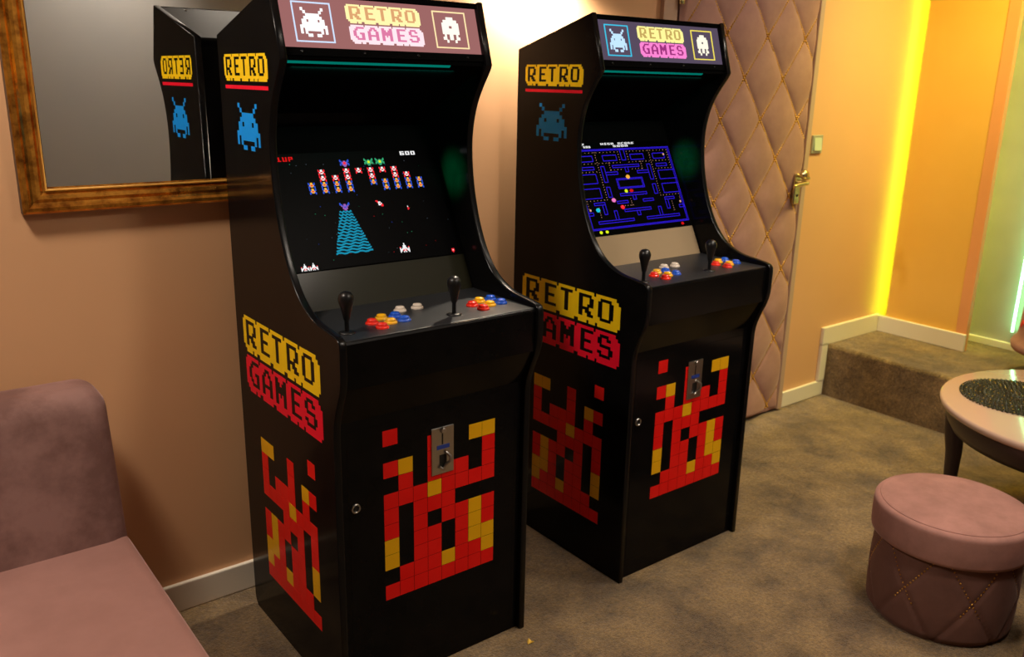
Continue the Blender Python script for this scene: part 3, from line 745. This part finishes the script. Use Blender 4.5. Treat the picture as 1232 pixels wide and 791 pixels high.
# ------------------------------------------------------------------ lights
def led(name, p0, p1, r, mat, label):
    mb = MB(); mb.tube([p0, p1], r, mat, 10); o = mb.build(name); tag(o, label, 'led strip'); return o
M['yel_led'] = emis('yellow_led_glow', (.62, 1., .015), 25.)
M['grn_led'] = emis('green_led_glow', (.30, 1., .42), 9.)
led('led_strip', (XO+.052, YB-.064, ZP+.02), (XO+.052, YB-.064, HC-.01), .006, M['yel_led'], 'yellow light strip glowing in the corner between beige and orange walls')
led('led_strip', (3.80, -.515, ZP+.10), (3.80, -.515, HC-.01), .006, M['grn_led'], 'green white light strip on the grey panel at the right frame edge')
M['lamp'] = emis('warm_lamp_disc', (1., .86, .66), 12.)
def area(name, loc, target, size, power, col, sy=None, spread=None):
    l = bpy.data.lights.new(name, 'AREA'); l.energy = power; l.color = col; l.size = size
    if sy: l.shape = 'RECTANGLE'; l.size_y = sy
    if spread: l.spread = spread
    o = bpy.data.objects.new(name, l); C.objects.link(o); o.location = loc
    o.rotation_euler = (Vector(target)-Vector(loc)).to_track_quat('-Z', 'Y').to_euler(); return o
def spot(name, loc, target, power, col, ang, blend=.5, rad=.04):
    l = bpy.data.lights.new(name, 'SPOT'); l.energy = power; l.color = col; l.spot_size = math.radians(ang); l.spot_blend = blend; l.shadow_soft_size = rad
    o = bpy.data.objects.new(name, l); C.objects.link(o); o.location = loc
    o.rotation_euler = (Vector(target)-Vector(loc)).to_track_quat('-Z', 'Y').to_euler(); return o
WARM = (1, .87, .73)
def downlight(x, y, label):
    t = empty('ceiling_light', (x, y, HC), label, 'ceiling light', 'recessed ceiling lights')
    mb = MB(); mb.lathe([(.050, -.001), (.066, -.001), (.066, -.006), (.058, -.012), (.048, -.004)], (0, 0, 0), M['chrome'], 24, cap=False); mb.build('trim_ring', t)
    mb = MB(); mb.lathe([(.047, -.003), (.001, -.003)], (0, 0, 0), M['lamp'], 24, cap=False); mb.build('lamp', t)
for i, (x, y, tx, ty, tz, pw, ang, lab) in enumerate([
        (-1.0, -.62, -.55, -.25, .6, 145, 125, 'recessed round ceiling light above the sofa'),
        (1.75, -1.25, 1.72, -1.25, 0, 95, 95, 'recessed round ceiling light above the stools'),
        (.95, -2.0, .95, -.9, .5, 85, 95, 'recessed round ceiling light in front of the nearer cabinet'),
        (2.5, -.85, 2.5, -.3, .6, 45, 120, 'recessed round ceiling light in front of the padded door'),
        (1.0, -4.0, .8, -4.55, 1.0, 62, 110, 'recessed round ceiling light by the wall behind the viewer')]):
    downlight(x, y, lab)
    spot('ceiling_spot', (x, y, HC-.03), (tx, ty, tz), pw, WARM, ang, .6, .2)
area('ceiling_bounce', (1.5, -2.2, HC-.06), (1.5, -2.0, 0), 1.6, 12, (1, .86, .72), 2.2)
area('yellow_fill', (3.2, -.75, HC-.06), (3.3, -.1, .9), .6, 17, (.95, .84, .18), .5, math.radians(95))  # unseen yellow fill added to tint the right-hand walls
# wall lamp above the gap between the cabinets
wl = empty('wall_lamp', (1.12, YB, 1.99), 'small wall lamp above the gap between the two arcade cabinets', 'wall lamp')
mb = MB(); mb.box(-.04, .04, -.015, 0, -.05, .05, M['brass']); mb.build('back_plate', wl, bevel=.004)
mb = MB(); mb.lathe([(.030, -.045), (.034, -.045), (.046, .070), (.042, .070)], (0, -.075, 0), M['velvet'], 28, cap=False); mb.build('lamp_shade', wl)
mb = MB(); mb.ball((0, -.075, 0), .022, M['lamp'], 16, 10); mb.build('bulb', wl)
spot('wall_lamp_light', (1.12, YB-.075, 1.935), (1.12, YB-.02, 1.0), 62, (1, .87, .68), 150, .5, .03)

w = bpy.data.worlds.new('room_ambient'); S.world = w; w.use_nodes = True
w.node_tree.nodes['Background'].inputs[0].default_value = (.9, .7, .5, 1); w.node_tree.nodes['Background'].inputs[1].default_value = .05

for X0 in (0, .9765):                       # teal strip light, and an added spot throwing green on the inner panel
    area('hood_glow', (X0+.27, -.345, 1.577), (X0+.27, -.16, 1.50), .45, .25, (0, .9, .65), .012)
    spot('added_green_spot', (X0+.06, -.22, 1.46), (X0+.57, -.235, 1.30), 60.0, (0, 1, .28), 16, 1., .02)
# ------------------------------------------------------------------ camera
yaw, pitch, roll = map(math.radians, (-37.9849, -15.9293, 1.1582))
f = Vector((-math.sin(yaw)*math.cos(pitch), math.cos(yaw)*math.cos(pitch), math.sin(pitch)))
r = f.cross(Vector((0, 0, 1))).normalized(); u = r.cross(f)
r2 = r*math.cos(roll)+u*math.sin(roll); u2 = -r*math.sin(roll)+u*math.cos(roll)
cam = bpy.data.cameras.new('camera'); cam.sensor_width = 36; cam.lens = 36*1045.5154/1232; cam.clip_start = .02; cam.dof.use_dof = True; cam.dof.focus_distance = 2.2; cam.dof.aperture_fstop = 4.5
co = bpy.data.objects.new('camera', cam); C.objects.link(co)
mtx = Matrix((r2, u2, -f)).transposed().to_4x4(); mtx.translation = (-.8283, -2.3078, 1.5554); co.matrix_world = mtx
S.camera = co
S.view_settings.view_transform = 'Standard'; S.view_settings.look = 'None'; S.view_settings.exposure = .15; S.view_settings.gamma = 1
S.view_settings.use_curve_mapping = False
